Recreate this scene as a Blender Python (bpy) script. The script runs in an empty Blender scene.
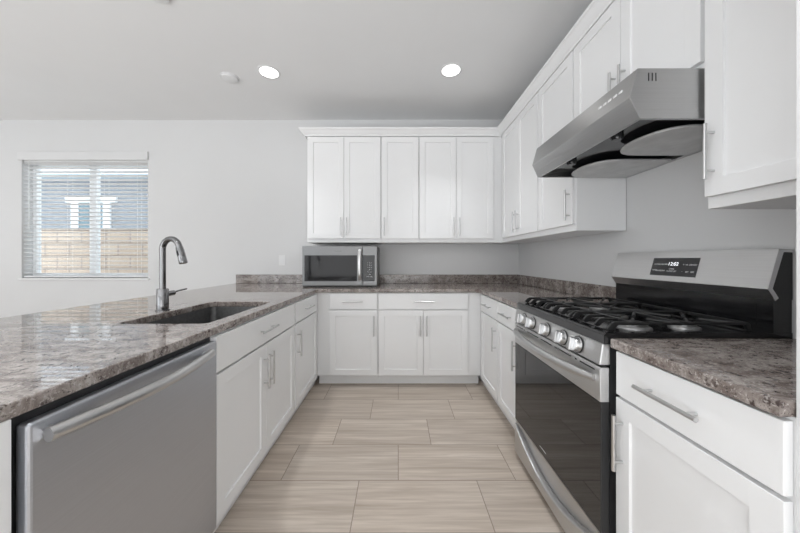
import bpy, bmesh, math
from mathutils import Vector, Matrix

S = bpy.context.scene
C = S.collection
PI = math.pi

# ------------------------------------------------------------------ camera, world, light, exposure
F_PX = 289.0
HC = 1.181                      # lens height above the floor
cam_d = bpy.data.cameras.new('camera')
cam = bpy.data.objects.new('camera', cam_d)
C.objects.link(cam)
cam.location = (0, 0, HC)
cam.rotation_euler = (PI / 2, 0, 0)
cam_d.sensor_fit = 'HORIZONTAL'
cam_d.sensor_width = 36.0
cam_d.lens = F_PX / 800 * 36.0
cam_d.shift_x = 2.0 / 800
cam_d.shift_y = -7.2 / 800
cam_d.clip_start = 0.02
S.camera = cam

S.view_settings.view_transform = 'Standard'
S.view_settings.look = 'None'
S.view_settings.exposure = 0.05
S.view_settings.gamma = 1.0
S.view_settings.use_curve_mapping = False

world = bpy.data.worlds.new('sky')
S.world = world
world.use_nodes = True
wn = world.node_tree.nodes
wb = wn['Background']
wb.inputs['Color'].default_value = (0.87, 0.94, 1.0, 1)
wb.inputs['Strength'].default_value = 3.3

LAMP_W = 58.0                   # power of each recessed ceiling light


def area(name, loc, rot, sx, sy, energy, col=(1, 1, 1)):
    d = bpy.data.lights.new(name, 'AREA')
    d.shape = 'RECTANGLE'
    d.size, d.size_y = sx, sy
    d.energy = energy
    d.color = col
    o = bpy.data.objects.new(name, d)
    C.objects.link(o)
    o.location = loc
    o.rotation_euler = rot
    return o


# area lights standing in for daylight from the living room behind and to the left
area('daylight_rear', (-4.4, -4.36, 1.25), (PI / 2, 0, 0), 1.8, 2.3, 4, (1.0, 1.0, 1.0))
area('daylight_fill_left', (-5.56, -2.4, 1.35), (PI / 2, 0, -PI / 2), 2.4, 2.0, 20, (1.0, 1.0, 1.0))  # added fill in front of the solid left wall, no window there
area('daylight_dining', (-5.56, 2.3, 1.45), (PI / 2, 0, -PI / 2), 1.4, 1.9, 8, (1.0, 1.0, 1.0))
area('rear_aisle_fill', (0.35, -4.38, 1.1), (PI / 2, 0, 0), 1.7, 2.0, 18, (1.0, 1.0, 1.0))  # added to light the base cabinets down the aisle; rear wall is closed here
# added upward fill light just above the floor behind the camera, bounced off the ceiling
area('upward_floor_fill', (-2.2, -2.6, 0.05), (PI, 0, 0), 5.0, 2.6, 215, (0.92, 0.96, 1.0))


# ------------------------------------------------------------------ materials
def mat(name):
    m = bpy.data.materials.new(name)
    m.use_nodes = True
    nt = m.node_tree
    return m, nt, nt.nodes['Principled BSDF']


def node(nt, t, **kw):
    n = nt.nodes.new(t)
    for k, v in kw.items():
        setattr(n, k, v)
    return n


def coords(nt, scale=(1, 1, 1), rot=(0, 0, 0)):
    tc = node(nt, 'ShaderNodeTexCoord')
    mp = node(nt, 'ShaderNodeMapping')
    mp.inputs['Scale'].default_value = scale
    mp.inputs['Rotation'].default_value = rot
    nt.links.new(tc.outputs['Object'], mp.inputs['Vector'])
    return mp.outputs['Vector']


def noise(nt, vec, scale, detail=4, rough=0.5, dist=0.0):
    n = node(nt, 'ShaderNodeTexNoise')
    n.inputs['Scale'].default_value = scale
    n.inputs['Detail'].default_value = detail
    n.inputs['Roughness'].default_value = rough
    n.inputs['Distortion'].default_value = dist
    nt.links.new(vec, n.inputs['Vector'])
    return n.outputs['Fac']


def ramp(nt, fac, stops):
    r = node(nt, 'ShaderNodeValToRGB')
    el = r.color_ramp.elements
    while len(el) < len(stops):
        el.new(0.5)
    for e, (p, c) in zip(el, stops):
        e.position = p
        e.color = (c[0], c[1], c[2], 1)
    nt.links.new(fac, r.inputs['Fac'])
    return r.outputs['Color']


def mix(nt, fac, a, b, blend='MIX'):
    n = node(nt, 'ShaderNodeMix', data_type='RGBA', blend_type=blend)
    if isinstance(fac, float):
        n.inputs[0].default_value = fac
    else:
        nt.links.new(fac, n.inputs[0])
    for v, i in ((a, 6), (b, 7)):
        if isinstance(v, tuple):
            n.inputs[i].default_value = (v[0], v[1], v[2], 1)
        else:
            nt.links.new(v, n.inputs[i])
    return n.outputs[2]


def math_(nt, op, a, b=None, c=None):
    n = node(nt, 'ShaderNodeMath', operation=op)
    for i, v in enumerate((a, b, c)):
        if v is None:
            continue
        if isinstance(v, (int, float)):
            n.inputs[i].default_value = v
        else:
            nt.links.new(v, n.inputs[i])
    return n.outputs[0]


def bump(nt, bs, h, strength, dist=0.001):
    b = node(nt, 'ShaderNodeBump')
    b.inputs['Strength'].default_value = strength
    b.inputs['Distance'].default_value = dist
    nt.links.new(h, b.inputs['Height'])
    nt.links.new(b.outputs['Normal'], bs.inputs['Normal'])


def paint(name, col, rough, var=0.02, scale=3.0, bmp=0.0):
    m, nt, b = mat(name)
    v = coords(nt)
    n = noise(nt, v, scale, 3)
    lo = tuple(c * (1 - var) for c in col)
    hi = tuple(min(1, c * (1 + var)) for c in col)
    nt.links.new(ramp(nt, n, [(0.3, lo), (0.7, hi)]), b.inputs['Base Color'])
    b.inputs['Roughness'].default_value = rough
    if bmp:
        bump(nt, b, noise(nt, v, 180, 3), bmp)
    return m


def plain(name, col, rough, metal=0.0, var=0.06, scale=40.0, spec=0.5):
    m, nt, b = mat(name)
    n = noise(nt, coords(nt), scale, 3)
    nt.links.new(ramp(nt, n, [(0.3, tuple(c * (1 - var) for c in col)), (0.7, tuple(min(1, c * (1 + var)) for c in col))]), b.inputs['Base Color'])
    b.inputs['Roughness'].default_value = rough
    b.inputs['Metallic'].default_value = metal
    b.inputs['Specular IOR Level'].default_value = spec
    return m


def brushed(name, col, rough, stretch):
    m, nt, b = mat(name)
    n = noise(nt, coords(nt, stretch), 1.0, 3, 0.6)
    nt.links.new(ramp(nt, n, [(0.3, tuple(c * 0.97 for c in col)), (0.7, tuple(c * 1.03 for c in col))]), b.inputs['Base Color'])
    r = math_(nt, 'MULTIPLY_ADD', n, 0.05, rough - 0.025)
    nt.links.new(r, b.inputs['Roughness'])
    b.inputs['Metallic'].default_value = 1.0
    return m


def emis(name, col, strength):
    m, nt, b = mat(name)
    b.inputs['Base Color'].default_value = (*col, 1)
    b.inputs['Emission Color'].default_value = (*col, 1)
    b.inputs['Emission Strength'].default_value = strength
    return m


def make_granite():
    m, nt, b = mat('granite')
    v = coords(nt, (1.0, 1.0, 1.0), (0.4, 0.3, 0.6))
    vs = coords(nt, (1.0, 2.3, 1.6), (0.3, 0.2, 0.75))
    big = noise(nt, vs, 7.0, 10, 0.72, 0.7)
    col = ramp(nt, big, [(0.30, (0.085, 0.064, 0.056)), (0.42, (0.185, 0.15, 0.134)), (0.51, (0.285, 0.247, 0.226)),
                         (0.62, (0.43, 0.39, 0.36)), (0.78, (0.29, 0.25, 0.226))])
    mid = noise(nt, v, 52.0, 6, 0.62, 0.4)
    dark = ramp(nt, mid, [(0.36, (1, 1, 1)), (0.46, (0, 0, 0))])
    col = mix(nt, dark, col, (0.075, 0.055, 0.05))
    fine = noise(nt, v, 130.0, 3, 0.6)
    light = ramp(nt, fine, [(0.56, (0, 0, 0)), (0.66, (0.7, 0.7, 0.7))])
    col = mix(nt, light, col, (0.52, 0.48, 0.45))
    spk = noise(nt, v, 210.0, 2, 0.5)
    sm = ramp(nt, spk, [(0.30, (0.8, 0.8, 0.8)), (0.38, (0, 0, 0))])
    col = mix(nt, sm, col, (0.04, 0.033, 0.03))
    nt.links.new(col, b.inputs['Base Color'])
    b.inputs['Roughness'].default_value = 0.03
    b.inputs['Specular IOR Level'].default_value = 0.5
    return m


def make_floor():
    """wood-look porcelain tiles 0.62 x 0.297 m, one third running bond"""
    m, nt, b = mat('floor_tile')
    tc = node(nt, 'ShaderNodeTexCoord')
    sp = node(nt, 'ShaderNodeSeparateXYZ')
    nt.links.new(tc.outputs['Object'], sp.inputs[0])
    X, Y = sp.outputs[0], sp.outputs[1]
    yr = math_(nt, 'DIVIDE', math_(nt, 'SUBTRACT', Y, 1.247), 0.2965)
    row = math_(nt, 'FLOOR', yr)
    yf = math_(nt, 'FRACT', yr)
    xr = math_(nt, 'DIVIDE', math_(nt, 'SUBTRACT', math_(nt, 'SUBTRACT', X, math_(nt, 'MULTIPLY', row, 0.2095)), -0.208 + 0.0), 0.628)
    colm = math_(nt, 'FLOOR', xr)
    xf = math_(nt, 'FRACT', xr)

    def edge(f, size):
        d = math_(nt, 'MINIMUM', f, math_(nt, 'SUBTRACT', 1.0, f))
        return math_(nt, 'LESS_THAN', math_(nt, 'MULTIPLY', d, size), 0.0021)
    grout = math_(nt, 'MAXIMUM', edge(xf, 0.628), edge(yf, 0.2965))
    idv = node(nt, 'ShaderNodeCombineXYZ')
    nt.links.new(row, idv.inputs[0])
    nt.links.new(colm, idv.inputs[1])
    wnz = node(nt, 'ShaderNodeTexWhiteNoise', noise_dimensions='3D')
    nt.links.new(idv.outputs[0], wnz.inputs['Vector'])
    rnd = wnz.outputs['Value']
    # streaks run along x and differ tile by tile
    st = node(nt, 'ShaderNodeCombineXYZ')
    nt.links.new(math_(nt, 'MULTIPLY_ADD', rnd, 37.0, math_(nt, 'MULTIPLY', X, 1.1)), st.inputs[0])
    nt.links.new(math_(nt, 'MULTIPLY_ADD', rnd, 11.0, math_(nt, 'MULTIPLY', Y, 16.0)), st.inputs[1])
    n1 = noise(nt, st.outputs[0], 1.0, 5, 0.58, 0.5)
    st2 = node(nt, 'ShaderNodeCombineXYZ')
    nt.links.new(math_(nt, 'MULTIPLY_ADD', rnd, 23.0, math_(nt, 'MULTIPLY', X, 2.2)), st2.inputs[0])
    nt.links.new(math_(nt, 'MULTIPLY', Y, 55.0), st2.inputs[1])
    n2 = noise(nt, st2.outputs[0], 1.0, 3, 0.6, 0.2)
    col = ramp(nt, n1, [(0.28, (0.36, 0.295, 0.238)), (0.42, (0.51, 0.435, 0.368)), (0.56, (0.60, 0.523, 0.450)), (0.74, (0.67, 0.60, 0.53))])
    streak = ramp(nt, n2, [(0.40, (0, 0, 0)), (0.62, (0.75, 0.75, 0.75))])
    col = mix(nt, streak, col, (0.44, 0.37, 0.305))
    tint = ramp(nt, rnd, [(0.0, (0.93, 0.93, 0.93)), (1.0, (1.05, 1.04, 1.03))])
    col = mix(nt, 1.0, col, tint, 'MULTIPLY')
    col = mix(nt, grout, col, (0.27, 0.22, 0.18))
    nt.links.new(col, b.inputs['Base Color'])
    nt.links.new(math_(nt, 'MULTIPLY_ADD', grout, 0.35, 0.36), b.inputs['Roughness'])
    bump(nt, b, math_(nt, 'SUBTRACT', 1.0, grout), 0.4, 0.0015)
    return m


def make_block():
    """tan garden blocks, 0.41 x 0.21 m running bond"""
    m, nt, b = mat('tan_block')
    tc = node(nt, 'ShaderNodeTexCoord')
    sp = node(nt, 'ShaderNodeSeparateXYZ')
    nt.links.new(tc.outputs['Object'], sp.inputs[0])
    cb = node(nt, 'ShaderNodeCombineXYZ')
    nt.links.new(sp.outputs[0], cb.inputs[0])
    nt.links.new(sp.outputs[2], cb.inputs[1])
    br = node(nt, 'ShaderNodeTexBrick')
    br.offset = 0.5
    nt.links.new(cb.outputs[0], br.inputs['Vector'])
    br.inputs['Scale'].default_value = 1.0
    br.inputs['Brick Width'].default_value = 0.40
    br.inputs['Row Height'].default_value = 0.207
    br.inputs['Mortar Size'].default_value = 0.011
    br.inputs['Color1'].default_value = (0.56, 0.43, 0.335, 1)
    br.inputs['Color2'].default_value = (0.63, 0.50, 0.40, 1)
    br.inputs['Mortar'].default_value = (0.25, 0.19, 0.16, 1)
    n = noise(nt, tc.outputs['Object'], 30, 4)
    nt.links.new(mix(nt, 0.25, br.outputs['Color'], ramp(nt, n, [(0.3, (0.42, 0.32, 0.25)), (0.7, (0.68, 0.56, 0.47))])), b.inputs['Base Color'])
    b.inputs['Roughness'].default_value = 0.9
    return m


def make_glass():
    m, nt, b = mat('window_glass')
    out = nt.nodes['Material Output']
    tr = node(nt, 'ShaderNodeBsdfTransparent')
    tr.inputs['Color'].default_value = (0.93, 0.96, 0.97, 1)
    gl = node(nt, 'ShaderNodeBsdfGlossy')
    gl.inputs['Roughness'].default_value = 0.02
    fr = node(nt, 'ShaderNodeLayerWeight')
    fr.inputs['Blend'].default_value = 0.5
    fac = math_(nt, 'MULTIPLY_ADD', math_(nt, 'POWER', fr.outputs['Facing'], 5.0), 0.9, 0.03)
    mx = node(nt, 'ShaderNodeMixShader')
    nt.links.new(fac, mx.inputs[0])
    nt.links.new(tr.outputs[0], mx.inputs[1])
    nt.links.new(gl.outputs[0], mx.inputs[2])
    nt.links.new(mx.outputs[0], out.inputs['Surface'])
    return m


M = dict(
    wall=paint('wall_paint', (0.70, 0.70, 0.70), 0.7, 0.01, 2.0, 0.12),
    ceiling=paint('ceiling_paint', (0.84, 0.84, 0.84), 0.85, 0.01, 2.0, 0.15),
    cab=paint('cabinet_white', (0.86, 0.86, 0.86), 0.36, 0.008, 3.0),
    trim=paint('white_trim', (0.80, 0.80, 0.80), 0.4, 0.01),
    vinyl=paint('white_vinyl', (0.84, 0.85, 0.86), 0.35, 0.01),
    slat=paint('blind_white', (0.84, 0.84, 0.84), 0.45, 0.01),
    valance=paint('valance_white', (0.72, 0.72, 0.72), 0.5, 0.01),
    granite=make_granite(),
    floor=make_floor(),
    block=make_block(),
    glass=make_glass(),
    nickel=plain('satin_nickel', (0.62, 0.62, 0.62), 0.30, 1.0, 0.03),
    steel=brushed('brushed_steel', (0.48, 0.48, 0.48), 0.33, (3, 3, 260)),
    steel_h=brushed('brushed_steel_long', (0.62, 0.62, 0.62), 0.40, (240, 2, 240)),
    steel_m=brushed('microwave_steel', (0.20, 0.20, 0.20), 0.36, (3, 3, 260)),
    steel_dark=brushed('dishwasher_steel', (0.53, 0.548, 0.585), 0.42, (3, 3, 240)),
    steel_lt=plain('polished_steel', (0.60, 0.60, 0.60), 0.28, 1.0, 0.03),
    chrome=plain('chrome', (0.24, 0.24, 0.245), 0.10, 1.0, 0.02),
    sink=plain('sink_steel', (0.085, 0.085, 0.085), 0.42, 0.5, 0.2, 60),
    black=plain('black_enamel', (0.012, 0.012, 0.013), 0.12, 0.0, 0.05),
    blackmat=plain('black_plastic', (0.018, 0.018, 0.019), 0.45, 0.0, 0.05),
    iron=plain('cast_iron', (0.014, 0.014, 0.0145), 0.40, 0.0, 0.2, 120),
    charcoal=plain('charcoal_trim', (0.05, 0.05, 0.052), 0.30, 0.0, 0.05),
    dglass=plain('dark_glass', (0.010, 0.010, 0.011), 0.03, 0.0, 0.02, spec=0.75),
    mglass=plain('microwave_glass', (0.018, 0.018, 0.019), 0.06, 0.0, 0.02, spec=0.42),
    panel=plain('display_black', (0.022, 0.022, 0.024), 0.25, 0.0, 0.02),
    alu=plain('burner_aluminium', (0.55, 0.55, 0.55), 0.4, 1.0, 0.1, 90),
    grease=plain('filter_metal', (0.60, 0.60, 0.60), 0.5, 0.35, 0.10, 14),
    mark=plain('printed_white', (0.75, 0.75, 0.75), 0.5),
    markdark=plain('printed_grey', (0.06, 0.06, 0.065), 0.4),
    digits=emis('display_digits', (0.95, 0.97, 1.0), 1.0),
    lamp=emis('lamp_diffuser', (1.0, 0.99, 0.97), 5.0),
    stucco=paint('grey_stucco', (0.25, 0.265, 0.295), 0.9, 0.05, 6.0),
    housewhite=paint('house_trim_white', (0.80, 0.82, 0.84), 0.8, 0.02),
    fascia=paint('pale_blue_fascia', (0.66, 0.76, 0.86), 0.8, 0.02),
    roof=paint('roof_tile', (0.72, 0.72, 0.72), 0.85, 0.15, 8.0),
    hglass=plain('house_glass', (0.10, 0.17, 0.21), 0.1),
    ground=paint('gravel_ground', (0.42, 0.36, 0.30), 0.95, 0.2, 25.0),
)


# ------------------------------------------------------------------ mesh helpers
class MB:
    def __init__(self):
        self.bm = bmesh.new()

    def _merge(self, t, smooth=False, mtx=None):
        if mtx is not None:
            bmesh.ops.transform(t, matrix=mtx, verts=t.verts)
        for f in t.faces:
            f.smooth = smooth
        me = bpy.data.meshes.new('tmp')
        t.to_mesh(me)
        t.free()
        self.bm.from_mesh(me)
        bpy.data.meshes.remove(me)
        return self

    def box(self, x0, x1, y0, y1, z0, z1, bev=0.0, seg=2, mtx=None):
        t = bmesh.new()
        r = bmesh.ops.create_cube(t, size=1.0)
        for v in r['verts']:
            v.co = Vector(((x0 + x1) / 2 + v.co.x * (x1 - x0), (y0 + y1) / 2 + v.co.y * (y1 - y0), (z0 + z1) / 2 + v.co.z * (z1 - z0)))
        if bev:
            bmesh.ops.bevel(t, geom=t.edges[:], offset=bev, segments=seg, affect='EDGES', profile=0.5)
        return self._merge(t, False, mtx)

    def prism(self, pts, axis, a, b, bev=0.0, seg=2, smooth=False):
        """polygon of 2-d points extruded along axis 'x' (pts = y,z), 'y' (pts = x,z) or 'z' (pts = x,y)"""
        t = bmesh.new()

        def P(p, q):
            if axis == 'x':
                return (q, p[0], p[1])
            if axis == 'y':
                return (p[0], q, p[1])
            return (p[0], p[1], q)
        A = [t.verts.new(P(p, a)) for p in pts]
        B = [t.verts.new(P(p, b)) for p in pts]
        n = len(pts)
        t.faces.new(A)
        t.faces.new(B[::-1])
        for i in range(n):
            t.faces.new((A[i], B[i], B[(i + 1) % n], A[(i + 1) % n]))
        bmesh.ops.recalc_face_normals(t, faces=t.faces[:])
        if bev:
            ed = [e for e in t.edges if len(e.link_faces) == 2 and e.calc_face_angle(0) > 0.5]
            bmesh.ops.bevel(t, geom=ed, offset=bev, segments=seg, affect='EDGES', profile=0.5)
        return self._merge(t, smooth)

    def lathe(self, prof, mtx=None, n=32):
        """prof = list of (r, z), revolved round z"""
        t = bmesh.new()
        rings = []
        for r, z in prof:
            if r < 1e-6:
                rings.append([t.verts.new((0, 0, z))])
            else:
                rings.append([t.verts.new((r * math.cos(2 * PI * i / n), r * math.sin(2 * PI * i / n), z)) for i in range(n)])
        for a, b in zip(rings, rings[1:]):
            for i in range(n):
                j = (i + 1) % n
                if len(a) == 1 and len(b) == 1:
                    continue
                if len(a) == 1:
                    t.faces.new((a[0], b[i], b[j]))
                elif len(b) == 1:
                    t.faces.new((a[i], b[0], a[j]))
                else:
                    t.faces.new((a[i], b[i], b[j], a[j]))
        bmesh.ops.recalc_face_normals(t, faces=t.faces[:])
        self._merge(t, True, mtx)
        return self

    def tube(self, path, r, n=14, flat=1.0, up=Vector((0, 0, 1)), caps=True):
        """tube along path; r a number or list; section squashed by flat along 'up'"""
        t = bmesh.new()
        P = [Vector(p) for p in path]
        R = r if isinstance(r, (list, tuple)) else [r] * len(P)
        rings = []
        ref = None
        for i, p in enumerate(P):
            d = (P[min(i + 1, len(P) - 1)] - P[max(i - 1, 0)]).normalized()
            u = up - d * up.dot(d)
            if u.length < 1e-3:
                u = (ref if ref is not None else Vector((1, 0, 0)))
                u = u - d * u.dot(d)
            u.normalize()
            ref = u
            s = d.cross(u)
            rings.append([t.verts.new(p + (u * math.cos(2 * PI * k / n) * flat + s * math.sin(2 * PI * k / n)) * R[i]) for k in range(n)])
        for a, b in zip(rings, rings[1:]):
            for k in range(n):
                t.faces.new((a[k], b[k], b[(k + 1) % n], a[(k + 1) % n]))
        if caps:
            t.faces.new(rings[0][::-1])
            t.faces.new(rings[-1])
        bmesh.ops.recalc_face_normals(t, faces=t.faces[:])
        return self._merge(t, True)

    def build(self, name, m, parent=None, loc=None, angle=True):
        me = bpy.data.meshes.new(name)
        self.bm.to_mesh(me)
        self.bm.free()
        me.materials.append(m)
        if angle:
            flags = [q.use_smooth for q in me.polygons]
            me.set_sharp_from_angle(angle=math.radians(40))
            me.polygons.foreach_set('use_smooth', flags)     # flat faces stay flat
        o = bpy.data.objects.new(name, me)
        C.objects.link(o)
        if parent is not None:
            o.parent = parent
        if loc is not None:
            o.location = loc
        return o


def rot_to(axis):
    """matrix turning +z to the given direction"""
    return Vector((0, 0, 1)).rotation_difference(Vector(axis)).to_matrix().to_4x4()


def at(p, axis=(0, 0, 1)):
    return Matrix.Translation(Vector(p)) @ rot_to(axis)


def tag(o, label, cat, group=None):
    o['label'] = label
    o['category'] = cat
    if group:
        o['group'] = group
    return o


def empty(name, label, cat, loc=(0, 0, 0), rz=0.0, group=None):
    o = bpy.data.objects.new(name, None)
    C.objects.link(o)
    o.empty_display_size = 0.1
    o.location = loc
    o.rotation_euler = (0, 0, rz)
    return tag(o, label, cat, group)


def struct(o):
    o['kind'] = 'structure'
    return o


def text_mesh(name, txt, size, mtx, m, parent=None):
    """flat lettering with its own small thickness"""
    cu = bpy.data.curves.new('tmp_text', 'FONT')
    cu.body = txt
    cu.size = size
    cu.extrude = 0.0003
    cu.align_x = 'CENTER'
    cu.align_y = 'CENTER'
    to = bpy.data.objects.new('tmp_text', cu)
    C.objects.link(to)
    bpy.context.view_layer.update()
    me = bpy.data.meshes.new_from_object(to)
    bpy.data.objects.remove(to)
    bpy.data.curves.remove(cu)
    me.transform(mtx)
    me.materials.clear()
    me.materials.append(m)
    me.name = name
    o = bpy.data.objects.new(name, me)
    C.objects.link(o)
    o.parent = parent
    return o


# ------------------------------------------------------------------ layout constants
XW, YW, ZC = 1.375, 3.29, 2.77            # right wall, back wall, ceiling
XL, YR = -5.6, -4.4                       # left wall, rear wall
FL, FR, FB = -0.75, 0.765, 2.68           # face-frame planes of the three base runs
UR, UB = 1.072, 2.985                     # face-frame planes of the two upper runs
CT0, CT1 = 0.876, 0.908                   # countertop slab
GAP0, GAP1 = 1.0, 1.755                   # where the range stands, along y

# ------------------------------------------------------------------ the shell
struct(MB().box(XL - 0.15, XW + 0.15, YR - 0.15, YW + 0.15, -0.12, 0).build('floor', M['floor']))
struct(MB().box(XL - 0.15, XW + 0.15, YR - 0.15, YW + 0.15, ZC, ZC + 0.15).build('ceiling', M['ceiling']))
WX0, WX1, WZ0, WZ1 = -4.285, -2.848, 0.968, 2.326
w = MB()
w.box(XL - 0.15, WX0, YW, YW + 0.15, 0, ZC)
w.box(WX1, XW + 0.15, YW, YW + 0.15, 0, ZC)
w.box(WX0, WX1, YW, YW + 0.15, 0, WZ0)
w.box(WX0, WX1, YW, YW + 0.15, WZ1, ZC)
struct(w.build('wall_back', M['wall']))
struct(MB().box(XW, XW + 0.15, YR, YW, 0, ZC).build('wall_right', M['wall']))
struct(MB().box(XL - 0.15, XL, YR, YW, 0, ZC).build('wall_left', M['wall']))
w = MB()
w.box(XL - 0.15, -5.3, YR - 0.15, YR, 0, ZC).box(-3.5, XW + 0.15, YR - 0.15, YR, 0, ZC)
w.box(-5.3, -3.5, YR - 0.15, YR, 2.4, ZC).box(-5.3, -3.5, YR - 0.15, YR, 0, 0.1)
struct(w.build('wall_rear', M['wall']))
# the wall end that closes the counter at the right edge of the photo
struct(MB().box(0.761, XW - 0.001, 0.40, 0.552, 0, ZC - 0.001).build('wall_return', M['wall']))
struct(MB().box(XL, -1.36, YW - 0.014, YW - 0.001, 0, 0.09, 0.003).build('baseboard_back', M['trim']))

# window in the back wall
wr = struct(MB().box(WX0, WX1, YW + 0.10, YW + 0.149, WZ0, WZ0 + 0.045, 0.004)
            .box(WX0, WX1, YW + 0.10, YW + 0.149, WZ1 - 0.045, WZ1, 0.004)
            .box(WX0, WX0 + 0.045, YW + 0.10, YW + 0.149, WZ0 + 0.045, WZ1 - 0.045, 0.004)
            .box(WX1 - 0.045, WX1, YW + 0.10, YW + 0.149, WZ0 + 0.045, WZ1 - 0.045, 0.004)
            .box(-3.615, -3.535, YW + 0.095, YW + 0.147, WZ0 + 0.045, WZ1 - 0.045, 0.004)
            .build('window_1', M['vinyl']))
MB().box(WX0 + 0.045, -3.615, YW + 0.120, YW + 0.125, WZ0 + 0.045, WZ1 - 0.045).build('window_glass', M['glass'], wr)
MB().box(-3.535, WX1 - 0.045, YW + 0.120, YW + 0.125, WZ0 + 0.045, WZ1 - 0.045).build('window_glass', M['glass'], wr)
struct(MB().box(WX0 - 0.02, WX1 + 0.02, YW - 0.018, YW + 0.10, WZ0 - 0.022, WZ0, 0.004).build('trim_1', M['trim']))

# ------------------------------------------------------------------ outside the window
struct(MB().box(-14, 6, YW + 0.15, 20, -0.2, -0.02).build('ground', M['ground']))
tag(MB().box(-9.5, 1.0, 4.75, 4.92, -0.02, 1.656, 0.004).box(-9.5, 1.0, 4.745, 4.925, 1.656, 1.69, 0.006)
    .build('garden_wall', M['block']), 'tan block garden wall standing outside the window', 'wall')
h = empty('neighbor_house', 'blue grey stucco house behind the tan garden wall', 'house', (-6.5, 8.0, -0.02))
MB().box(-7.0, 5.5, 0, 5, 0, 3.42).build('wall', M['stucco'], h)
MB().box(-7.3, 5.8, -0.45, 0.0, 3.42, 3.72, 0.01).build('fascia', M['fascia'], h)
MB().prism([(-0.45, 3.72), (5.2, 3.72), (2.5, 4.6)], 'x', -7.3, 5.8).build('roof', M['roof'], h)
wt = MB().box(-2.65, -1.25, -0.07, 0, 2.76, 2.94, 0.01).box(-2.5, -2.30, -0.06, 0, 1.0, 2.76, 0.01) \
    .box(-1.62, -1.42, -0.06, 0, 1.0, 2.76, 0.01).build('window_surround', M['housewhite'], h)
MB().box(-2.30, -1.62, -0.03, 0, 1.0, 2.76).build('pane', M['hglass'], wt)

# ------------------------------------------------------------------ window blind
bl = empty('window_blind', 'white slatted blind, open, hanging in the window', 'blind', ((WX0 + WX1) / 2, YW + 0.04, WZ0))
hw = (WX1 - WX0) / 2
MB().box(-hw - 0.025, hw + 0.012, -0.062, -0.042, WZ1 - WZ0 - 0.02, WZ1 - WZ0 + 0.075, 0.004) \
    .box(-hw - 0.025, -hw - 0.012, -0.042, -0.0405, WZ1 - WZ0, WZ1 - WZ0 + 0.075).build('valance', M['valance'], bl)
sl = MB()
z = WZ1 - WZ0 - 0.045
while z > 0.05:
    sl.prism([(-0.025, z + 0.004), (0.0, z + 0.0022), (0.025, z - 0.004), (0.025, z - 0.0075), (0.0, z - 0.0013), (-0.025, z + 0.0005)], 'x', -hw + 0.006, hw - 0.006)
    z -= 0.0466
sl.build('slats', M['slat'], bl, angle=False)
MB().box(-hw + 0.006, hw - 0.006, -0.026, 0.026, 0.006, 0.024, 0.003).build('bottom_rail', M['slat'], bl)
MB().box(-hw + 0.004, hw - 0.004, -0.022, 0.026, WZ1 - WZ0 - 0.035, WZ1 - WZ0 - 0.002).build('headrail', M['slat'], bl)
co = MB()
for x in (-hw + 0.13, -0.21, 0.21, hw - 0.13):
    for y in (-0.0265, 0.0265):
        co.tube([(x, y, 0.02), (x, y, WZ1 - WZ0 - 0.03)], 0.0011, 6)
co.build('ladder_cord', M['slat'], bl)
MB().tube([(-hw + 0.075, -0.033, 0.55), (-hw + 0.075, -0.033, WZ1 - WZ0 - 0.025)], 0.004, 8).build('tilt_wand', M['slat'], bl)


# ------------------------------------------------------------------ cabinets
def door_mesh(mb, x0, x1, z0, z1, th=0.02):
    r, rec, bv = 0.056, 0.008, 0.001
    mb.box(x0, x0 + r, -th, -0.0005, z0, z1, bv)
    mb.box(x1 - r, x1, -th, -0.0005, z0, z1, bv)
    mb.box(x0 + r - 0.001, x1 - r + 0.001, -th, -0.0005, z0, z0 + r, bv)
    mb.box(x0 + r - 0.001, x1 - r + 0.001, -th, -0.0005, z1 - r, z1, bv)
    mb.box(x0 + r - 0.002, x1 - r + 0.002, -th + rec, -0.001, z0 + r - 0.002, z1 - r + 0.002)
    # small sloped inner edge
    i0, i1, k0, k1 = x0 + r, x1 - r, z0 + r, z1 - r
    s, f = 0.002, -th + rec
    mb.prism([(i0 - 0.001, -th + 0.002), (i0 + s, f), (i0 - 0.001, f)], 'z', k0, k1)
    mb.prism([(i1 + 0.001, -th + 0.002), (i1 - s, f), (i1 + 0.001, f)], 'z', k0, k1)


def pull(parent, x, z, vertical=True, L=0.185):
    mb = MB()
    y = -0.02 - 0.030
    if vertical:
        mb.tube([(x, y, z - L / 2), (x, y, z + L / 2)], 0.006, 12)
        for s in (-0.064, 0.064):
            mb.tube([(x, -0.0195, z + s), (x, y, z + s)], 0.0045, 10)
    else:
        mb.tube([(x - L / 2, y, z), (x + L / 2, y, z)], 0.006, 12)
        for s in (-0.064, 0.064):
            mb.tube([(x + s, -0.0195, z), (x + s, y, z)], 0.0045, 10)
    return mb.build('handle', M['nickel'], parent)


def cabinet(name, label, group, loc, rz, width, depth, z0, z1, doors=(), drawers=(), toe=None, body=None):
    """local frame: x along the front, y into the cabinet (face frame at y = 0)"""
    t = empty(name, label, 'cabinet', loc, rz, group)
    b = MB()
    if body:
        body(b)
    else:
        if toe is None:
            b.box(0.0005, width - 0.0005, 0, depth, z0, z1, 0.0015)
        else:
            b.box(0.0005, width - 0.0005, 0, depth, 0.102, z1, 0.0015)
            b.box(0.0005, width - 0.0005, toe, depth, 0.0, 0.102)
    b.build('body', M['cab'], t)
    for (x0, x1, k0, k1, hx, hz) in doors:
        mb = MB()
        door_mesh(mb, x0, x1, k0, k1)
        d = mb.build('door', M['cab'], t)
        if hx is not None:
            pull(d, hx, hz, True)
    for (x0, x1, k0, k1, hx) in drawers:
        d = MB().box(x0, x1, -0.02, -0.0005, k0, k1, 0.002).build('drawer', M['cab'], t)
        if hx is not None:
            pull(d, hx, (k0 + k1) / 2, False)
    return t


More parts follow.
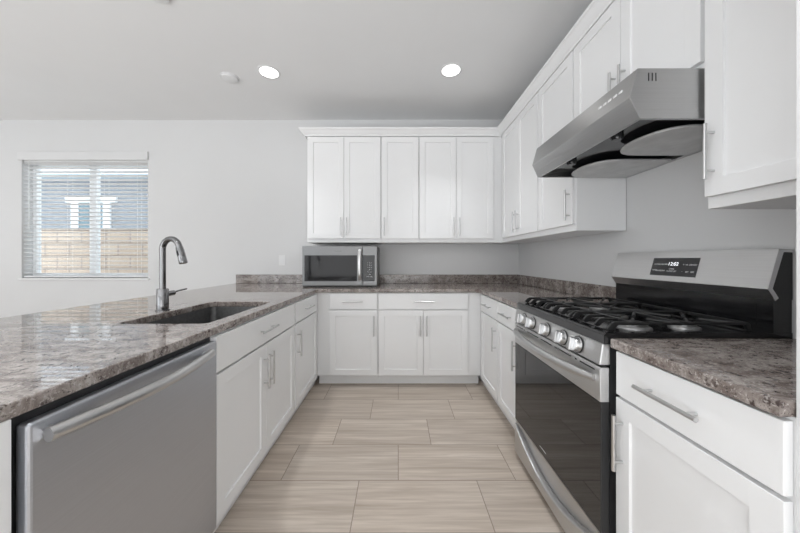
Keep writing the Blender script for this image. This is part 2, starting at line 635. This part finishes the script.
BD0, BD1 = 0.112, 0.712         # base doors
DR0, DR1 = 0.722, 0.868         # drawers
HZ = 0.572                      # handle height on base doors
RB, RR, RL = 0.0, -PI / 2, PI / 2
G1, G2 = 'white base cabinets', 'white wall cabinets'

# back run, under the counter
cabinet('base_cabinet', 'white base cabinet with one door and one drawer below the microwave', G1, (-0.75, FB, 0), RB, 0.567, 0.605, 0, CT0,
        [(0.118, 0.557, BD0, BD1, 0.528, HZ)], [(0.118, 0.557, DR0, DR1, 0.337)], toe=0.07)
cabinet('base_cabinet', 'wide white base cabinet with two doors and one drawer along the back', G1, (-0.183, FB, 0), RB, 0.948, 0.605, 0, CT0,
        [(0.004, 0.415, BD0, BD1, 0.388, HZ), (0.419, 0.828, BD0, BD1, 0.446, HZ)], [(0.004, 0.828, DR0, DR1, 0.416)], toe=0.07)


# left run (the sink peninsula)
def sink_body(b):
    W, D = 0.904, 0.60
    b.box(0.0005, 0.018, 0, D, 0.102, CT0)
    b.box(W - 0.018, W - 0.0005, 0, D, 0.102, CT0)
    b.box(0.018, W - 0.018, 0, D, 0.102, 0.12)
    b.box(0.018, W - 0.018, D - 0.012, D, 0.12, CT0)
    b.box(0.018, W - 0.018, 0, 0.019, 0.70, CT0)
    b.box(0.018, W - 0.018, 0, 0.019, 0.12, 0.16)
    b.box(0.43, 0.467, 0, 0.019, 0.16, 0.70)
    b.box(0.0005, W - 0.0005, 0.043, D, 0, 0.102)


cabinet('base_cabinet', 'white sink cabinet with two doors below the sink, next to the dishwasher', G1, (FL, 1.156, 0), RL, 0.904, 0.60, 0, CT0,
        [(0.008, 0.444, BD0, BD1, 0.417, HZ), (0.448, 0.886, BD0, BD1, 0.475, HZ)], [(0.008, 0.886, DR0, DR1, 0.447)], body=sink_body)
cabinet('base_cabinet', 'narrow white corner cabinet between the sink cabinet and the back run', G1, (FL, 2.06, 0), RL, 1.225, 0.60, 0, CT0,
        [(0.006, 0.545, BD0, BD1, 0.037, HZ)], [(0.006, 0.545, DR0, DR1, 0.275)], toe=0.043)
cabinet('end_panel', 'plain white panel at the near end of the dishwasher', None, (FL + 0.013, 0.18, 0), RL, 0.372, 0.61, 0, CT0, toe=0.05)

# right run
cabinet('base_cabinet', 'white corner base cabinet to the right of the back run', G1, (FR, 3.285, 0), RR, 1.12, 0.605, 0, CT0,
        [(0.685, 1.115, BD0, BD1, 1.087, HZ)], [(0.685, 1.115, DR0, DR1, 0.90)], toe=0.043)
cabinet('base_cabinet', 'white base cabinet touching the far side of the gas range', G1, (FR, 2.165, 0), RR, 0.405, 0.605, 0, CT0,
        [(0.005, 0.378, BD0, BD1, 0.35, HZ)], [(0.005, 0.378, DR0, DR1, 0.19)], toe=0.043)
cabinet('base_cabinet', 'white base cabinet with wide drawer at the near side of the gas range', G1, (FR, 0.996, 0), RR, 0.442, 0.605, 0, CT0,
        [(0.008, 0.438, BD0, BD1, 0.037, HZ)], [(0.008, 0.438, DR0, DR1, 0.21)], toe=0.043)

# uppers, back
U0, U1, D0, D1, UH = 1.354, 2.446, 1.394, 2.438, 1.514
cabinet('wall_cabinet', 'two-door white wall cabinet above the microwave, by the bare wall', G2, (-0.937, UB, 0), RB, 0.763, 0.30, U0, U1,
        [(0.010, 0.380, D0, D1, 0.352, UH), (0.384, 0.756, D0, D1, 0.412, UH)])
cabinet('wall_cabinet', 'single-door white wall cabinet in the middle of the back row', G2, (-0.174, UB, 0), RB, 0.389, 0.30, U0, U1,
        [(0.007, 0.382, D0, D1, 0.034, UH)])
cabinet('wall_cabinet', 'two-door white wall cabinet next to the corner of the back row', G2, (0.215, UB, 0), RB, 0.857, 0.30, U0, U1,
        [(0.006, 0.380, D0, D1, 0.352, UH), (0.384, 0.764, D0, D1, 0.412, UH)])
# uppers, right
cabinet('wall_cabinet', 'two-door white wall cabinet in the corner of the hood wall', G2, (UR, 3.285, 0), RR, 1.11, 0.30, U0, U1,
        [(0.365, 0.728, D0, D1, 0.700, UH), (0.732, 1.103, D0, D1, 0.760, UH)])
cabinet('wall_cabinet', 'single-door white wall cabinet directly beyond the range hood', G2, (UR, 2.175, 0), RR, 0.438, 0.30, U0, U1,
        [(0.007, 0.430, D0, D1, 0.402, UH)])
cabinet('wall_cabinet', 'short white wall cabinet with two doors above the range hood', G2, (UR, 1.737, 0), RR, 0.737, 0.30, 1.846, U1,
        [(0.006, 0.366, 1.870, D1, 0.338, 1.990), (0.370, 0.731, 1.870, D1, 0.398, 1.990)])
cabinet('wall_cabinet', 'white wall cabinet at the near side of the range hood', G2, (UR, 1.0, 0), RR, 0.446, 0.30, U0, U1,
        [(0.008, 0.436, D0, D1, 0.037, 1.54)])

# crown moulding
cm = bmesh.new()
prof = [(0.0, U1), (0.022, U1), (0.026, 2.458), (0.040, 2.472), (0.058, 2.494), (0.068, 2.502), (0.068, 2.517), (0.0, 2.517)]
cols = []
for o, z in prof:
    cols.append([cm.verts.new(p) for p in ((-0.937 - o, 3.287, z), (-0.937 - o, UB - o, z), (UR - o, UB - o, z), (UR - o, 0.556, z))])
for i in range(len(prof)):
    a, b = cols[i], cols[(i + 1) % len(prof)]
    for k in range(3):
        cm.faces.new((a[k], a[k + 1], b[k + 1], b[k]))
cm.faces.new([c[0] for c in cols])
cm.faces.new([c[3] for c in cols][::-1])
bmesh.ops.recalc_face_normals(cm, faces=cm.faces[:])
mb = MB()
mb.bm.free()
mb.bm = cm
tag(mb.build('crown_moulding', M['cab']), 'white crown moulding running along the tops of all wall cabinets', 'moulding')


# ------------------------------------------------------------------ countertops
def slab(name, outer, holes, z0, z1, m, parent=None, bev=0.004):
    bm = bmesh.new()
    edges = []
    for loop in [outer] + holes:
        vs = [bm.verts.new((x, y, z0)) for x, y in loop]
        for i in range(len(vs)):
            edges.append(bm.edges.new((vs[i], vs[(i + 1) % len(vs)])))
    r = bmesh.ops.triangle_fill(bm, edges=edges, use_beauty=True, use_dissolve=False)
    faces = [f for f in r['geom'] if isinstance(f, bmesh.types.BMFace)]
    ex = bmesh.ops.extrude_face_region(bm, geom=faces)
    for v in [g for g in ex['geom'] if isinstance(g, bmesh.types.BMVert)]:
        v.co.z = z1
    bmesh.ops.recalc_face_normals(bm, faces=bm.faces[:])
    ed = [e for e in bm.edges if len(e.link_faces) == 2 and e.calc_face_angle(0) > 1.2 and abs(e.verts[0].co.z - e.verts[1].co.z) < 1e-5]
    bmesh.ops.bevel(bm, geom=ed, offset=bev, segments=2, affect='EDGES', profile=0.5)
    mb = MB()
    mb.bm.free()
    mb.bm = bm
    return mb.build(name, m, parent)


def rrect(x0, x1, y0, y1, r, n=6):
    pts = []
    for cx, cy, a in ((x1 - r, y1 - r, 0), (x0 + r, y1 - r, 90), (x0 + r, y0 + r, 180), (x1 - r, y0 + r, 270)):
        for i in range(n + 1):
            q = math.radians(a + 90 * i / n)
            pts.append((cx + r * math.cos(q), cy + r * math.sin(q)))
    return pts


SX0, SX1, SY0, SY1 = -1.20, -0.815, 1.228, 1.862
SF = 0.737
ct = slab('countertop', [(-1.85, 0.16), (-SF, 0.16), (-SF, 2.612), (-SF + 0.03, 2.645), (SF - 0.03, 2.645), (SF, 2.612), (SF, 1.757), (1.374, 1.757), (1.374, 3.289), (-1.85, 3.289)],
          [rrect(SX0, SX1, SY0, SY1, 0.03)], CT0, CT1, M['granite'])
tag(ct, 'polished brown granite countertop in a U, with the sink cut into it', 'countertop')
tag(MB().box(-1.835, 1.3535, 3.269, 3.289, CT1, 1.008, 0.003).build('backsplash', M['granite']), 'low granite backsplash strip along the back wall behind the microwave', 'backsplash')
tag(MB().box(1.354, 1.374, 1.762, 3.289, CT1, 1.008, 0.003).build('backsplash', M['granite']), 'low granite backsplash strip on the hood wall, beyond the range', 'backsplash')
tag(slab('countertop', [(SF - 0.003, 0.556), (1.374, 0.556), (1.374, 0.998), (SF - 0.003, 0.998)], [], CT0, CT1, M['granite']),
    'short granite countertop at the near side of the gas range', 'countertop')

# sink
sk = empty('kitchen_sink', 'dark steel undermount sink in the granite peninsula', 'sink', ((SX0 + SX1) / 2, (SY0 + SY1) / 2, 0.66))
bm = bmesh.new()
hx, hy = (SX1 - SX0) / 2, (SY1 - SY0) / 2
loops = []
for g, zz, r in ((0.022, 0.2155, 0.04), (0.0, 0.2155, 0.03), (-0.002, 0.21, 0.03), (-0.006, 0.03, 0.03), (-0.02, 0.006, 0.03), (-0.05, 0.002, 0.03)):
    loops.append([bm.verts.new((x, y, zz)) for x, y in rrect(-hx - g, hx + g, -hy - g, hy + g, r)])
for a, b in zip(loops, loops[1:]):
    for i in range(len(a)):
        bm.faces.new((a[i], a[(i + 1) % len(a)], b[(i + 1) % len(a)], b[i]))
bm.faces.new(loops[-1])
bmesh.ops.recalc_face_normals(bm, faces=bm.faces[:])
if loops and bm.faces[:][-1].normal.z < 0:
    bmesh.ops.reverse_faces(bm, faces=bm.faces[:])
for f in bm.faces:
    f.smooth = True
bmesh.ops.solidify(bm, geom=bm.faces[:], thickness=0.0012)
mb = MB()
mb.bm.free()
mb.bm = bm
mb.build('basin', M['sink'], sk)
MB().lathe([(0, 0.0045), (0.02, 0.0045), (0.03, 0.006), (0.045, 0.007), (0.055, 0.003)]).build('drain', M['chrome'], sk)

# faucet
fx, fy = -1.258, 1.544
fc = empty('faucet', 'tall chrome gooseneck faucet standing behind the sink', 'faucet', (fx, fy, CT1))
MB().lathe([(0, 0.0005), (0.031, 0.0005), (0.031, 0.006), (0.0275, 0.008), (0.0275, 0.112), (0.024, 0.117), (0, 0.117)]).build('base', M['chrome'], fc)
path = [(0, 0, 0.112 + 0.021 * i) for i in range(11)]
R, zc = 0.056, 0.325
dirv = Vector((0.97, -0.22, 0)).normalized()
for i in range(0, 19):
    a = math.radians(180 - 167 * i / 18)
    p = dirv * (R + R * math.cos(a))
    path.append((p.x, p.y, zc + R * math.sin(a)))
MB().tube(path, 0.0148, 18, up=Vector((0.22, 0.97, 0))).build('spout', M['chrome'], fc)
e1, e0 = Vector(path[-1]), Vector(path[-2])
dd = (e1 - e0).normalized()
hd = MB()
hd.tube([e1, e1 + dd * 0.012, e1 + dd * 0.014, e1 + dd * 0.085, e1 + dd * 0.09], [0.0165, 0.0172, 0.018, 0.0195, 0.018], 18, up=Vector((0.22, 0.97, 0)))
hd = hd.build('spray_head', M['chrome'], fc)
side = Vector((0.22, 0.97, 0)).cross(dd).normalized()
n_ = -Vector((0.22, 0.97, 0)).normalized()
bt = MB()
q = e1 + dd * 0.035 + n_ * 0.0165
bt.tube([q - dd * 0.012, q + dd * 0.012], 0.006, 10, up=n_)
bt.build('spray_button', M['blackmat'], hd)
lv = MB()
lv.tube([(0, 0.026, 0.085), (0, 0.075, 0.086)], 0.0145, 16)
lv.tube([(0, 0.062, 0.088), (0.0, 0.12, 0.094), (0.0, 0.175, 0.098)], [0.0055, 0.005, 0.005], 10)
lv.build('lever', M['chrome'], fc)

# ------------------------------------------------------------------ dishwasher
DY0, DY1 = 0.563, 1.150
dw = empty('dishwasher', 'stainless steel dishwasher built in under the peninsula counter', 'dishwasher', (FL, 0.86, 0))
o = dw.location
MB().box(-0.58, 0.0, DY0 - 0.002 - o.y, DY1 + 0.002 - o.y, 0.11, 0.871).build('body', M['blackmat'], dw)
dd_ = MB().box(0.001, 0.030, DY0 - o.y, DY1 - o.y, 0.115, 0.858, 0.007, 3).build('door', M['steel_dark'], dw)
MB().box(-0.55, -0.06, DY0 - o.y, DY1 - o.y, 0, 0.11).build('toe_panel', M['blackmat'], dw)
pth = []
for i in range(25):
    t = i / 24
    y = 0.583 + t * (1.092 - 0.583)
    xx = -0.706 + 0.036 * math.sin(PI * t)
    pth.append((xx - o.x, y - o.y, 0.827))
hb = MB().tube(pth, 0.0155, 16, flat=1.0)
for y in (0.597, 1.078):
    hb.tube([(0.028, y - o.y, 0.827), (pth[0][0] + 0.002, y - o.y, 0.827)], 0.012, 12)
hb.build('handle', M['steel_lt'], dd_)

# ------------------------------------------------------------------ gas range
RY0, RY1 = 1.004, 1.735
RC = (RY0 + RY1) / 2
rg = empty('gas_range', 'stainless steel gas range with black cooktop between the white cabinets', 'range', (0.735, RC, 0))
ox, oy = rg.location.x, rg.location.y
Y0, Y1 = RY0 - oy, RY1 - oy


def lx(x):
    return x - ox


MB().box(0.004, lx(1.370), Y0 + 0.003, Y1 - 0.003, 0.03, 0.885).build('body', M['blackmat'], rg)
for x in (0.06, 0.56):
    for y in (Y0 + 0.06, Y1 - 0.06):
        MB().lathe([(0, 0), (0.02, 0), (0.02, 0.006), (0.012, 0.01), (0.012, 0.032), (0, 0.032)], at((x, y, 0)), 16).build('foot', M['blackmat'], rg)
# cooktop: rim with a sunk well
ck = MB()
ck.prism([(lx(0.7165), 0.8865), (lx(0.7165), 0.918), (lx(0.724), 0.9245), (lx(0.76), 0.9245), (lx(0.772), 0.912), (lx(1.262), 0.912), (lx(1.272), 0.9245), (lx(1.371), 0.9245), (lx(1.371), 0.8865)], 'y', Y0 + 0.022, Y1 - 0.022)
for a, b in ((Y0, Y0 + 0.022), (Y1 - 0.022, Y1)):
    ck.prism([(lx(0.7165), 0.8865), (lx(0.7165), 0.918), (lx(0.724), 0.9245), (lx(1.371), 0.9245), (lx(1.371), 0.8865)], 'y', a, b)
ck.build('cooktop', M['black'], rg)
MB().box(lx(0.7158), lx(0.7163), Y0 + 0.001, Y1 - 0.001, 0.8875, 0.9165).build('front_band', M['charcoal'], rg)

# burners
for bx_, by_, br_ in ((0.927, -0.2305, 0.045), (0.927, 0.2305, 0.038), (1.128, -0.2305, 0.036), (1.128, 0.2305, 0.045), (1.012, 0.0, 0.05)):
    b_ = MB().lathe([(0, 0.0), (br_ + 0.014, 0.0), (br_ + 0.012, 0.006), (br_, 0.010), (br_, 0.017), (0, 0.017)], at((lx(bx_), by_, 0.912))).build('burner', M['alu'], rg)
    MB().lathe([(br_ * 0.9, 0.0171), (br_ * 0.92, 0.021), (br_ * 0.8, 0.024), (0, 0.025)], at((lx(bx_), by_, 0.912))).build('burner_cap', M['iron'], b_)

# three cast iron grates
for k in range(3):
    g0 = -0.3445 + k * 0.2305
    g1 = g0 + 0.228
    gc = (g0 + g1) / 2
    g = MB()
    zt = 0.957
    for j in range(4):
        y = g0 + 0.010 + (g1 - g0 - 0.02) * j / 3
        # bar running front to back with a turned-down rounded front end
        lug = [(lx(0.757), 0.9265), (lx(0.751), 0.930), (lx(0.751), 0.938), (lx(0.764), 0.952), (lx(0.776), zt)]
        if j in (0, 3):
            g.prism(lug + [(lx(1.245), zt), (lx(1.258), zt - 0.006), (lx(1.262), 0.9265), (lx(1.247), 0.9265), (lx(1.240), zt - 0.011), (lx(0.786), zt - 0.011), (lx(0.768), 0.9265)], 'y', y - 0.005, y + 0.005, 0.002, 2)
        else:
            g.prism(lug + [(lx(0.842), zt), (lx(0.842), zt - 0.010), (lx(0.786), zt - 0.010), (lx(0.768), 0.9265)], 'y', y - 0.005, y + 0.005, 0.002, 2)
    for x in (0.842, 1.012, 1.245):
        g.box(lx(x) - 0.006, lx(x) + 0.006, g0 + 0.008, g1 - 0.008, zt - 0.013, zt - 0.0005, 0.002, 1)
    for cx in ((0.927, 1.128) if k != 1 else (1.012,)):
        rx = 0.085 if k != 1 else 0.17
        for sx, sy in ((1, 1), (1, -1), (-1, 1), (-1, -1)):
            a = Vector((lx(cx) + sx * 0.026, gc + sy * 0.030, zt - 0.006))
            b = Vector((lx(cx) + sx * rx, gc + sy * 0.100, zt - 0.006))
            if k == 1:
                b = Vector((lx(cx) + sx * 0.100, gc + sy * 0.104, zt - 0.006))
            g.tube([a, b], 0.0058, 8)
    g.build('grate', M['iron'], rg)

# control panel and knobs
cpn = MB().prism([(lx(0.700), 0.812), (lx(0.711), 0.886), (lx(0.738), 0.886), (lx(0.738), 0.812)], 'y', Y0, Y1, 0.004, 3).build('control_panel', M['steel_h'], rg)
kx = Vector((-1, 0, 0.149)).normalized()
for y in (1.130, 1.232, 1.369, 1.512, 1.614):
    p = (lx(0.7045), y - oy, 0.848)
    kb = MB().lathe([(0, 0), (0.029, 0), (0.029, 0.004), (0.0265, 0.006), (0.0255, 0.020), (0.0235, 0.023), (0, 0.023)], at(p, kx), 28)
    kb.box(-0.0265, 0.0265, -0.0085, 0.0085, 0.020, 0.040, 0.004, 3, at(p, kx))
    kb = kb.build('knob', M['steel_lt'], rg)
    MB().lathe([(0.029, 0.0), (0.0325, 0.0), (0.0325, 0.003), (0.029, 0.003)], at(p, kx), 28).build('knob_ring', M['blackmat'], kb)
    MB().box(0.0340, 0.0362, -0.0025, 0.0025, 0.0003, 0.0012, 0, 1, at(p, kx)).build('flame_mark', M['markdark'], cpn)

# oven door
od = MB().box(lx(0.708), 0.002, Y0 + 0.001, Y1 - 0.001, 0.226, 0.803, 0.003).build('oven_door', M['blackmat'], rg)
band = MB().prism([(lx(0.7030), 0.684), (lx(0.7010), 0.795), (lx(0.7065), 0.804), (lx(0.7345), 0.804), (lx(0.7345), 0.684)], 'y', Y0, Y1, 0.002, 2).build('door_band', M['steel_h'], od)
MB().box(lx(0.7035), lx(0.7085), Y0 + 0.001, Y1 - 0.001, 0.228, 0.683, 0.001).build('door_glass', M['dglass'], od)
vs = MB()
for a, b in ((-0.34, -0.255), (-0.235, -0.225), (-0.20, -0.075), (-0.05, 0.05), (0.075, 0.20), (0.225, 0.235), (0.255, 0.34)):
    vs.box(lx(0.7003), lx(0.7013), a, b, 0.7865, 0.7915)
vs.build('vent_slots', M['black'], od)
pth = []
for i in range(31):
    t = i / 30
    e = min(t, 1 - t)
    pth.append((lx(0.696 - 0.046 * (math.sin(PI * t) ** 0.7)), Y0 + 0.022 + t * (Y1 - Y0 - 0.044), 0.762 - 0.006 * math.sin(PI * t)))
MB().tube(pth, [0.011 + 0.006 * min(1, min(i, 30 - i) / 3) for i in range(31)], 16, flat=1.0, up=Vector((0, 0, 1))).build('handle', M['steel_lt'], od)
# little slanted maker's mark near the bottom of the glass
MB().box(lx(0.7031), lx(0.7036), 0.005, 0.065, 0.2545, 0.2575).build('badge', M['mark'], od)

# storage drawer with the arched lip
dr = MB().box(lx(0.729), 0.002, Y0, Y1, 0.035, 0.222, 0.002).build('drawer', M['steel_h'], rg)
arc = [(Y0, 0.035), (Y1, 0.035), (Y1, 0.205)]
for i in range(1, 24):
    t = i / 24
    arc.append((Y1 - t * (Y1 - Y0), 0.205 - 0.115 * (math.sin(PI * t) ** 0.8)))
arc.append((Y0, 0.205))
MB().prism(arc, 'x', lx(0.698), lx(0.7295), 0.007, 3).build('arched_lip', M['steel_h'], dr)
MB().box(lx(0.706), lx(0.7295), Y0, Y1, 0.210, 0.222, 0.002).build('top_rim', M['steel_lt'], dr)

# backguard
bgm = MB().box(lx(1.307), lx(1.371), Y0 + 0.002, Y1 - 0.002, 0.9247, 1.045)
bgm.prism([(lx(1.312), 1.04), (lx(1.290), 1.078), (lx(1.326), 1.212), (lx(1.371), 1.208), (lx(1.371), 1.04)], 'y', Y0, Y1)
bgm = bgm.build('backguard', M['black'], rg)
# steel skin: slanted front, lower lip, top and a narrow rim at each end
sk_prof = [(lx(1.309), 1.036), (lx(1.283), 1.077), (lx(1.3215), 1.2175), (lx(1.372), 1.2145), (lx(1.372), 1.2095), (lx(1.3265), 1.2125), (lx(1.2905), 1.079), (lx(1.3125), 1.042)]
MB().prism(sk_prof, 'y', Y0 - 0.0005, Y1 + 0.0005, 0.001, 1).build('backguard_skin', M['steel_h'], bgm)
for a, b in ((Y0 - 0.002, Y0 + 0.003), (Y1 - 0.003, Y1 + 0.002)):
    MB().prism([(lx(x), z) for x, z in ((1.283, 1.077), (1.3215, 1.2175), (1.372, 1.2145), (1.372, 1.205), (1.338, 1.206), (1.300, 1.079), (1.321, 1.046), (1.309, 1.036))], 'y', a, b, 0.0006, 1).build('end_trim', M['steel_lt'], bgm)
MB().box(lx(1.3042), lx(1.3075), Y0 + 0.05, Y1 - 0.05, 0.94, 1.02, 0.001).build('splash_panel', M['black'], bgm)
# display, lying on the slanted front
d0, d1 = Vector((lx(1.283), 0, 1.077)), Vector((lx(1.3215), 0, 1.2175))
upv = (d1 - d0).normalized()
rt = Vector((0, -1, 0))
nrm = rt.cross(upv).normalized()
if nrm.x > 0:
    nrm = -nrm
mid = d0 + upv * 0.070 + Vector((0, 1.367 - oy, 0)) + nrm * 0.0008
FR_ = Matrix(((rt.x, upv.x, nrm.x, mid.x), (rt.y, upv.y, nrm.y, mid.y), (rt.z, upv.z, nrm.z, mid.z), (0, 0, 0, 1)))
dp = MB().box(-0.113, 0.113, -0.044, 0.044, -0.001, 0.0006, 0, 1, FR_).build('display', M['panel'], bgm)
text_mesh('clock_digits', '12:02', 0.024, FR_ @ Matrix.Translation((-0.002, 0.014, 0.001)), M['digits'], bgm)
ic = [(-0.09, 0.012, 'BAKE'), (-0.066, 0.012, 'BROIL'), (-0.043, 0.012, 'WARM'), (-0.092, -0.018, 'TIMER'), (-0.07, -0.02, 'LIGHT'), (-0.05, -0.02, 'CLEAN'),
      (0.049, 0.012, '+'), (0.072, 0.011, 'HI  LO'), (0.095, 0.011, 'START'), (0.049, -0.02, '-'), (0.072, -0.022, 'SET'), (0.095, -0.022, 'OFF'), (-0.004, -0.010, 'OVEN'), (-0.002, -0.021, 'CLOCK SET')]
kp = None
for x, y, s in ic:
    text_mesh('key_legend', s, 0.0095 if len(s) > 1 else 0.012, FR_ @ Matrix.Translation((x, y, 0.001)), M['mark'], bgm)

# ------------------------------------------------------------------ range hood
HY0, HY1 = 1.003, 1.732
hd = empty('range_hood', 'stainless steel range hood fixed to the wall above the gas range', 'hood', (XW - 0.002, (HY0 + HY1) / 2, 1.67))
hx0, hy0 = hd.location.x, hd.location.y
A, B = HY0 - hy0, HY1 - hy0


def hp(pts):
    return [(x - hx0, z - 1.67) for x, z in pts]


nose = [(0.832, 1.8445), (0.804, 1.744), (0.838, 1.670)]
hm = MB()
hm.prism(hp([(hx0, 1.8445), (0.832, 1.8445), (0.804, 1.744), (0.8242, 1.700), (hx0, 1.700)]), 'y', A, B, 0.0015, 2)
hm.prism(hp([(0.8242, 1.700), (0.838, 1.670), (0.850, 1.670), (0.850, 1.700)]), 'y', A, B)
for a, b in ((A, A + 0.012), (B - 0.012, B)):
    hm.prism(hp([(0.850, 1.700), (0.850, 1.670), (hx0, 1.670), (hx0, 1.700)]), 'y', a, b)
hm.prism(hp([(1.350, 1.700), (1.350, 1.670), (hx0, 1.670), (hx0, 1.700)]), 'y', A + 0.012, B - 0.012)
hm.build('body', M['steel'], hd)
MB().box(0.851 - hx0, 1.349 - hx0, A + 0.0125, B - 0.0125, 0.0262, 0.0295).build('underside', M['black'], hd)
# two rounded grease covers
for (y0, y1) in ((HY0 + 0.05, HY0 + 0.352), (HY1 - 0.312, HY1 - 0.012)):
    c0, c1 = y0 - hy0, y1 - hy0
    pts = [(1.345 - hx0, c0), (1.345 - hx0, c1)]
    for i in range(21):
        a = PI * i / 20
        yy = (c0 + c1) / 2 + (c1 - c0) / 2 * math.cos(a)
        xx = 1.145 - hx0 - 0.170 * (max(0.0, math.sin(a)) ** 0.62)
        pts.append((xx, yy))
    MB().prism(pts, 'z', -0.004, 0.006, 0.003, 2).build('grease_cover', M['grease'], hd)
for y in (-0.18, 0.13):
    MB().lathe([(0, 0.0), (0.018, 0.001), (0.022, 0.008), (0.022, 0.0255), (0, 0.0255)], at((0.90 - hx0, y, 0.0)), 20).build('lamp_bulb', M['mglass'], hd)
# switches on the slanted front, louvre slots on the near side
s0, s1 = Vector((0.804 - hx0, 0, 0.074)), Vector((0.832 - hx0, 0, 0.1745))
su = (s1 - s0).normalized()
sn = Vector((-su.z, 0, su.x))
for i, y in enumerate((1.062, 1.089, 1.116, 1.143, 1.170)):
    c = s0 + su * 0.052 + Vector((0, y - hy0, 0))
    mt = Matrix(((0, su.x, sn.x, c.x), (1, su.y, sn.y, c.y), (0, su.z, sn.z, c.z), (0, 0, 0, 1)))
    MB().box(-0.008, 0.008, -0.005, 0.005, -0.001, 0.0025, 0.001, 1, mt).build('switch', M['mark'], hd)
ls = MB()
for i in range(3):
    x = 0.868 + i * 0.0125
    ls.box(x - hx0, x + 0.0035 - hx0, A - 0.0006, A + 0.001, 0.130, 0.158)
ls.build('vent_slots', M['black'], hd)

# ------------------------------------------------------------------ microwave
mw = empty('microwave', 'stainless steel microwave standing on the granite in the corner', 'microwave', (-0.572, 2.83, CT1))
W2, H = 0.366, 0.402
MB().box(-W2, W2, 0.03, 0.40, 0.012, H, 0.003).build('body', M['charcoal'], mw)
for x in (-0.3, 0.3):
    for y in (0.06, 0.36):
        MB().lathe([(0, 0.0), (0.015, 0), (0.013, 0.0125), (0, 0.0125)], at((x, y, 0)), 14).build('foot', M['blackmat'], mw)
MB().box(-W2 + 0.004, W2 - 0.004, 0.004, 0.03, 0.004, 0.014).build('vent_grille', M['blackmat'], mw)
XS = 0.222                                   # door / control split
md = MB().box(-W2, XS - 0.0015, 0.0, 0.0298, 0.0145, H, 0.003).build('door', M['steel_m'], mw)
MB().box(-W2 + 0.022, XS - 0.050, -0.0012, 0.001, 0.058, 0.312, 0.0005, 1).build('door_window', M['mglass'], md)
hp_ = [(0.199, -0.010, 0.072), (0.199, -0.030, 0.09), (0.199, -0.038, 0.14), (0.199, -0.041, 0.21), (0.199, -0.038, 0.28), (0.199, -0.030, 0.345), (0.199, -0.008, 0.368)]
MB().tube(hp_, 0.0155, 14, flat=0.5, up=Vector((0, 1, 0))).build('handle', M['steel_lt'], md)
text_mesh('badge', 'FRIGIDAIRE', 0.014, Matrix.Translation((-0.015, -0.0002, 0.352)) @ Matrix.Rotation(PI / 2, 4, 'X'), M['markdark'], md)
mc = MB().box(XS + 0.0015, W2, 0.0, 0.0298, 0.0145, H, 0.003).build('control_panel', M['steel_m'], mw)
MB().box(XS + 0.002, W2 - 0.022, -0.0012, 0.001, 0.058, 0.312, 0.0005, 1).build('keypad_panel', M['dglass'], mc)
rows = ['1   2   3', '4   5   6', '7   8   9', '-   0   +', 'OFF   START', '+30', 'PWR   CLK']
for r, s in enumerate(rows):
    text_mesh('key_legend', s, 0.012 if len(s) < 10 else 0.008, Matrix.Translation((0.293, -0.0015, 0.238 - r * 0.0225)) @ Matrix.Rotation(PI / 2, 4, 'X'), M['mark'], mc)

# ------------------------------------------------------------------ on the wall and on the ceiling
ot = empty('wall_outlet', 'white outlet plate on the back wall left of the microwave', 'outlet', (-1.318, YW, 1.17))
MB().box(-0.037, 0.037, -0.006, -0.0002, -0.058, 0.058, 0.002).build('plate', M['trim'], ot)
for z in (-0.02, 0.02):
    MB().box(-0.016, 0.016, -0.0075, -0.0055, z - 0.014, z + 0.014, 0.001).build('socket', M['trim'], ot)


def downlight(x, y, label):
    t = empty('recessed_light', label, 'ceiling light', (x, y, ZC), 0, 'recessed ceiling lights')
    MB().lathe([(0.074, -0.0045), (0.078, -0.006), (0.092, -0.003), (0.093, -0.0002), (0.074, -0.0002)], None, 40).build('trim_ring', M['trim'], t)
    MB().lathe([(0, -0.0035), (0.0745, -0.0035), (0.0745, -0.001), (0, -0.001)], None, 40).build('diffuser', M['lamp'], t)
    d = bpy.data.lights.new('lamp_beam', 'SPOT')
    d.energy = LAMP_W
    d.spot_size = math.radians(84)
    d.spot_blend = 1.0
    d.shadow_soft_size = 0.07
    d.color = (0.95, 0.975, 1.0)
    l = bpy.data.objects.new('lamp_beam', d)
    C.objects.link(l)
    l.parent = t
    l.location = (0, 0, -0.012)


downlight(-1.095, 2.453, 'lit round ceiling light above the sink peninsula')
downlight(0.445, 2.428, 'lit round ceiling light nearer the range hood')
for y in (0.55,):
    downlight(-1.095, y, 'lit round ceiling light above the dishwasher, near the camera')
    downlight(0.445, y, 'lit round ceiling light beside the near cabinets, overhead')


def detector(x, y, label, cat, name):
    t = empty(name, label, cat, (x, y, ZC))
    MB().lathe([(0, -0.022), (0.05, -0.022), (0.066, -0.016), (0.070, -0.0002), (0, -0.0002)], None, 36).build('cover', M['trim'], t)
    MB().lathe([(0.070, -0.006), (0.076, -0.005), (0.078, -0.0002), (0.070, -0.0002)], None, 36).build('base_ring', M['trim'], t)


detector(-1.469, 2.527, 'flat white round detector on the ceiling beside a lit light', 'smoke detector', 'smoke_detector')
detector(-1.44, 1.715, 'white round ceiling disc cut off by the top edge of the picture', 'smoke detector', 'smoke_detector')
